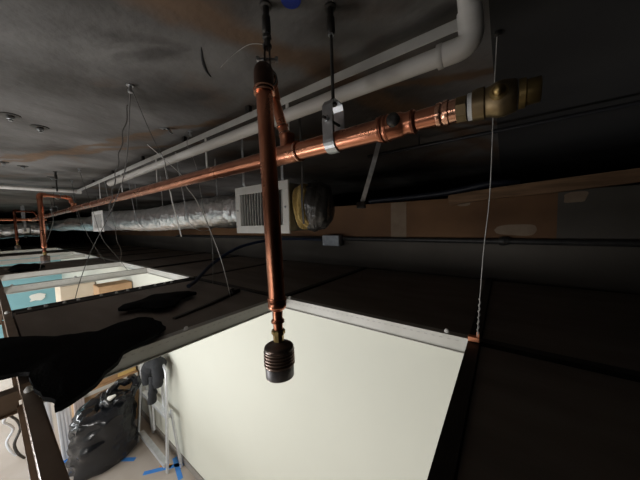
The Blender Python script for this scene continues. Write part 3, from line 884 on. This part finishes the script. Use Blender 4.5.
tag(MB().tube(spline([(-0.854, 0.489, SLAB - .001), (-0.914, 0.526, SLAB - .001), (-0.963, 0.567, SLAB - .001), (-0.991, 0.604, SLAB - .001)], 3), [.001, .003, .004, .005, .006, .006, .005, .004, .003, .001], 8).build('tar_smear', 'black_iron'), 'short black curved smear on the slab', 'smear')

# ------------------------------------------------------------------ black cloths
def cloth(name, poly, z, hmax, label, seed, droop=None):
    n0 = len(poly)
    P2 = []
    for i in range(n0):
        p0, p1, p2, p3 = [Vector(poly[(i + q) % n0]) for q in (-1, 0, 1, 2)]
        for k in range(5):
            t = k / 5
            p = 0.5 * ((2 * p1) + (p2 - p0) * t + (2 * p0 - 5 * p1 + 4 * p2 - p3) * t * t + (3 * p1 - p0 - 3 * p2 + p3) * t ** 3)
            p += Vector((noise.noise(Vector((p.x * 14, p.y * 14, seed))), noise.noise(Vector((p.x * 14, p.y * 14, seed + 7))))) * .024
            P2.append(p)
    n = len(P2)
    c = sum(P2, Vector((0, 0))) / n
    rings = [(1.0, -.004), (1.0, .012), (.90, .55), (.75, .85), (.5, 1.0), (.25, .95)]
    vs, fs = [], []
    for s, h in rings:
        for p in P2:
            q = c + (p - c) * s
            nn = 1 + 0.55 * noise.noise(Vector((q.x * 9 + seed, q.y * 9, 0)))
            zz = z + (h * hmax * nn if h > .1 else h)
            if droop:
                zz -= droop(q)
            vs.append((q.x, q.y, zz))
    m = len(rings)
    for i in range(m - 1):
        for k in range(n):
            k2 = (k + 1) % n
            fs.append((i * n + k, i * n + k2, (i + 1) * n + k2, (i + 1) * n + k))
    fs.append(tuple((m - 1) * n + k for k in range(n)))
    fs.append(tuple(range(n - 1, -1, -1)))
    return tag(MB().add(vs, fs).build(name, 'black_cloth', None, smooth=True), label, 'cloth', 'black cloths on the panels')


big = [(-1.991, 0.0), (-1.787, 0.175), (-1.711, 0.281), (-1.681, 0.33), (-1.737, 0.44), (-1.686, 0.528), (-1.421, 0.535), (-1.309, 0.346), (-1.17, 0.241), (-1.059, 0.1), (-1.158, 0.079), (-1.401, 0.046), (-1.471, -0.001), (-1.62, -0.12), (-1.85, -0.12)]
cloth('black_cloth', big, 2.664, .022, 'large black cloth draped over the panel and rail at lower left', 1.0)
cloth('black_cloth', [(-2.12, 0.54), (-2.14, 0.66), (-2.20, 0.78), (-2.12, 0.92), (-1.98, 0.97), (-1.92, 0.84), (-1.80, 0.74), (-1.82, 0.63), (-1.94, 0.60), (-2.0, 0.50)], 2.662, .03, 'smaller black crumpled cloth lying behind the large one', 4.0)
cloth('black_cloth', [(-5.75, 0.20), (-5.75, 0.42), (-5.55, 0.50), (-5.38, 0.45), (-5.38, 0.24), (-5.5, 0.17)], 2.662, .05, 'small dark bundle on the far panel below the second drop', 8.0)

# ------------------------------------------------------------------ the room below
# trash bag
def trash_bag():
    t = thing('trash_bag', (-4.42, 0.86, 0), 'large black plastic trash bag standing on the floor', 'trash bag')
    prof = [(0.0, .37), (0.03, .42), (.12, .44), (.28, .43), (.45, .42), (.60, .41), (.72, .38), (.78, .34), (.82, .26), (.83, .16), (.78, .05)]
    n = 40
    pp, rr = [], []
    for k in range(len(prof) - 1):
        for q in range(4):
            f = q / 4
            pp.append(prof[k][0] * (1 - f) + prof[k + 1][0] * f)
            rr.append(prof[k][1] * (1 - f) + prof[k + 1][1] * f)
    vs, fs = [], []
    for z, r in zip(pp, rr):
        for k in range(n):
            a = 2 * math.pi * k / n
            q = Vector((math.cos(a), math.sin(a), z * 2.2))
            f = 1 + .16 * noise.noise(q * 1.6) + .10 * noise.noise(q * 4) - .12 * abs(noise.noise(q * 3.3 + Vector((5, 1, 2)))) + .07 * noise.noise(q * 9) + .04 * math.sin(a * 9 + z * 6) * (z / .9)
            vs.append((-4.44 + r * f * math.cos(a) * .84 + .05 * z, .79 + r * f * math.sin(a) * .84 + .08 * z * z, max(0.002, z + .03 * noise.noise(q * 3) * (1 if z > .05 else 0) + .06 * math.sin(a - 0.6) * z)))
    for i in range(len(pp) - 1):
        for k in range(n):
            k2 = (k + 1) % n
            fs.append((i * n + k, i * n + k2, (i + 1) * n + k2, (i + 1) * n + k))
    fs.append(tuple(range(n - 1, -1, -1)))
    o = (len(pp) - 1) * n
    fs.append(tuple(o + k for k in range(n)))
    MB().add(vs, fs).build('body', 'bag', t, smooth=True)
    # gathered rim of the bag mouth
    rim = []
    for k in range(41):
        a = 2 * math.pi * k / 40
        f = 1 + .25 * noise.noise(Vector((math.cos(a) * 2, math.sin(a) * 2, 3)))
        rim.append((-4.35 + .17 * f * math.cos(a), 1.00 + .19 * f * math.sin(a), .88 + .07 * noise.noise(Vector((math.cos(a) * 3, math.sin(a) * 3, 9))) + .05 * math.sin(a - .4)))
    MB().tube(rim, .045, 10, True, lambda i, k, p: 1 + .7 * noise.noise(p * 16)).build('rim', 'bag', t, smooth=True)
    MB().tube([(-4.30, .80, .84), (-4.26, .86, .90), (-4.24, .92, .92)], [.02, .035, .015], 8).build('paper_scrap', 'pack_tape', t, smooth=True)


trash_bag()

# platform ladder
ld = thing('platform_ladder', (-3.95, 1.25, 0), 'small aluminium step ladder standing by the cream wall', 'ladder')
def leg(a, b, name='leg', r=.022):
    d = (Vector(b) - Vector(a)).normalized()
    MB().ribbon([a, b], Vector((1, 0, 0)) - d * d.x, r * 2, r * 1.2).build(name, 'alu', ld, bevel=.004)
xl, xr = -4.34, -3.46
leg((xr, 1.205, 0.01), (xr - .0, 1.265, 1.20))
leg((xl, 1.155, 0.01), (xl + .02, 1.265, 1.18))
leg((xr + .06, 1.350, 0.01), (xr - .02, 1.305, .80))
leg((xl - .0, 1.350, 0.01), (xl + .02, 1.305, .80))
MB().bbox(xl, xr, 1.165, 1.235, .10, .15).build('tread', 'alu', ld, bevel=.006)
MB().bbox(xl + .02, xr - .02, 1.235, 1.305, .70, .75).build('tread', 'alu', ld, bevel=.006)
MB().tube(arc([(xr - .005, 1.265, 1.15), (xr - .01, 1.275, 1.38), (xr - .24, 1.295, 1.38), (xr - .27, 1.315, .74)], .12, 8), .020, 12).build('handrail', 'alu', ld, smooth=True)
MB().tube([(xl + .25, 1.295, .74), (xl + .25, 1.295, .22)], .014, 10).build('stay', 'alu', ld, smooth=True)
# jacket hung on the ladder rail
jv = [(-3.96, 1.205, 1.02), (-3.98, 1.210, 1.12), (-3.94, 1.225, 1.24), (-3.87, 1.240, 1.33), (-3.77, 1.255, 1.38), (-3.67, 1.260, 1.37), (-3.61, 1.25, 1.30), (-3.62, 1.23, 1.20), (-3.64, 1.22, 1.11)]
jk = thing('black_jacket', (-3.75, 1.245, .9), 'black jacket hung over the ladder handrail', 'jacket')
MB().tube(spline(jv, 5), [.05 + .045 * math.sin(math.pi * k / 40) for k in range(41)], 16, True, lambda i, k, p: 1 + .35 * noise.noise(p * 9) + .15 * noise.noise(p * 25)).build('body', 'jacket', jk, smooth=True)
MB().tube(spline([(-3.70, 1.195, 1.24), (-3.67, 1.175, 1.12), (-3.67, 1.165, 1.01), (-3.69, 1.165, .90)], 5), [.045] * 8 + [.05] * 8, 12, True, lambda i, k, p: 1 + .3 * noise.noise(p * 14)).build('sleeve', 'jacket', jk, smooth=True)


def carton(x, y, z, sx, sy, sz, label, m='carton', tape=True, seam=False):
    t = thing('carton', (x, y, z), label, 'box', 'stacked cartons')
    MB().bbox(x - sx / 2, x + sx / 2, y - sy / 2, y + sy / 2, z, z + sz).build('body', m, t, bevel=.006)
    if tape:
        MB().bbox(x + sx / 2, x + sx / 2 + .002, y - sy / 2 + .01, y + sy / 2 - .01, z + sz - .07, z + sz - .012).build('tape', 'pack_tape', t)
    for s in (-1, 1):
        MB().bbox(x - sx / 2 + .01, x + sx / 2 - .01, y + s * .003 if s > 0 else y - sy / 2 + .008, y + sy / 2 - .008 if s > 0 else y - .003, z + sz, z + sz + .004).build('flap', m, t)
    return t


carton(-5.22, 1.01, 0, .64, .74, .80, 'brown carton at the bottom, behind the trash bag')
c2 = carton(-5.25, 1.01, .804, .60, .72, .55, 'brown carton with a yellow strip, second of its stack', tape=False)
MB().bbox(-4.951, -4.948, 1.12, 1.36, .81, .87).build('yellow_label', 'yellow', c2)
carton(-5.25, 1.14, 1.358, .62, .50, .50, 'brown carton third in its stack by the wall', tape=False)
carton(-5.06, 1.175, 1.862, .32, .42, .46, 'brown carton on top of the stack, near the ceiling', tape=False)
carton(-7.6, 1.11, 0, .7, .54, 1.0, 'cream carton low in the further stack', 'carton_light', False)
carton(-7.6, 1.11, 1.004, .7, .54, 1.03, 'cream carton on top of the further stack', 'carton_light', False)
# leaning boards left of the bag
def board(y0, y1, x0, x1, h, label, m):
    t = thing('leaning_board', ((x0 + x1) / 2, (y0 + y1) / 2, 0), label, 'board', 'boards leaning beside the bag')
    MB().ribbon([(x0, (y0 + y1) / 2, .002), (x1, (y0 + y1) / 2, h)], (0, 1, 0), y1 - y0, .03).build('sheet', m, t, bevel=.004)
    for k in range(4):
        yy = y0 + (y1 - y0) * (k + .5) / 4
        MB().ribbon([(x0 + .019, yy, .01), (x1 + .019, yy, h - .01)], (0, 1, 0), .018, .012).build('rib', m, t)


board(.16, .40, -5.0, -5.25, .86, 'white ribbed board leaning beside the black bar', 'white_board')
board(.43, .57, -4.86, -5.10, .80, 'white ribbed board next to the trash bag', 'white_board')
board(.585, .70, -4.84, -4.87, .82, 'narrow pale pink board behind the trash bag', 'pink_board')
# tape strips on the floor
for (a, b, m, lb) in (((-3.72, 1.02), (-3.42, 1.40), 'tape_blue', 'blue tape strip on the floor slanting toward the wall'),
                      ((-3.62, 1.36), (-3.24, 1.27), 'tape_blue', 'blue tape strip crossing by the ladder foot'),
                      ((-4.90, .40), (-4.05, 1.03), 'tape_blue', 'long blue tape strip under the trash bag'),
                      ((-4.75, .16), (-4.55, .34), 'tape_blue', 'short blue tape strip left of the trash bag'),
                      ((-3.66, 1.20), (-3.52, 1.28), 'tape_orange', 'short orange strip between the blue tapes')):
    o = MB().ribbon([(a[0], a[1], .0012), (b[0], b[1], .0012)], Vector((b[1] - a[1], a[0] - b[0], 0)), .055, .002).build('tape_strip', m)
    tag(o, lb, 'tape', 'tape strips on the floor')
# crumpled white paper and a hook on the teal wall
pn = MB()
pv2 = []
n = 16
for y in (0, 1):
    for k in range(n):
        a = 2 * math.pi * k / n
        r = .13 * (1 + .7 * noise.noise(Vector((math.cos(a) * 2.2, math.sin(a) * 2.2, 2))))
        pv2.append((XL + .005 + .03 * y * (1 + .5 * noise.noise(Vector((k, 1, 1)))), .84 + r * 1.3 * math.cos(a), 1.17 + r * .9 * math.sin(a)))
tag(pn.add(pv2, [(k, (k + 1) % n, n + (k + 1) % n, n + k) for k in range(n)] + [tuple(range(n, 2 * n)), tuple(range(n - 1, -1, -1))]).build('torn_paper', 'pack_tape'), 'torn white paper scrap stuck on the teal wall', 'paper')
tag(MB().tube(arc([(XL, 1.28, 1.30), (XL + .08, 1.28, 1.30), (XL + .08, 1.28, 1.06), (XL, 1.28, 1.06)], .05), .02, 10).build('wall_handle', 'white_paint', None, smooth=True), 'white handle on the teal wall', 'handle')
# loose cables beside the near rail
for k, (x, y) in enumerate(((-5.35, .08), (-5.55, .02))):
    pts = [(x + .05 * math.sin(q * 1.3 + k), y + .04 * math.cos(q * 1.9), .02 + q * .14 * (1 - k * .2)) for q in range(8)]
    tag(MB().tube(spline(pts, 4), .016, 8).build('hanging_cable', 'white_board' if k else 'steel_dark', None, smooth=True), 'white cable tangle on the floor at bottom left' if k else 'dark cable tangle on the floor at bottom left', 'cable')
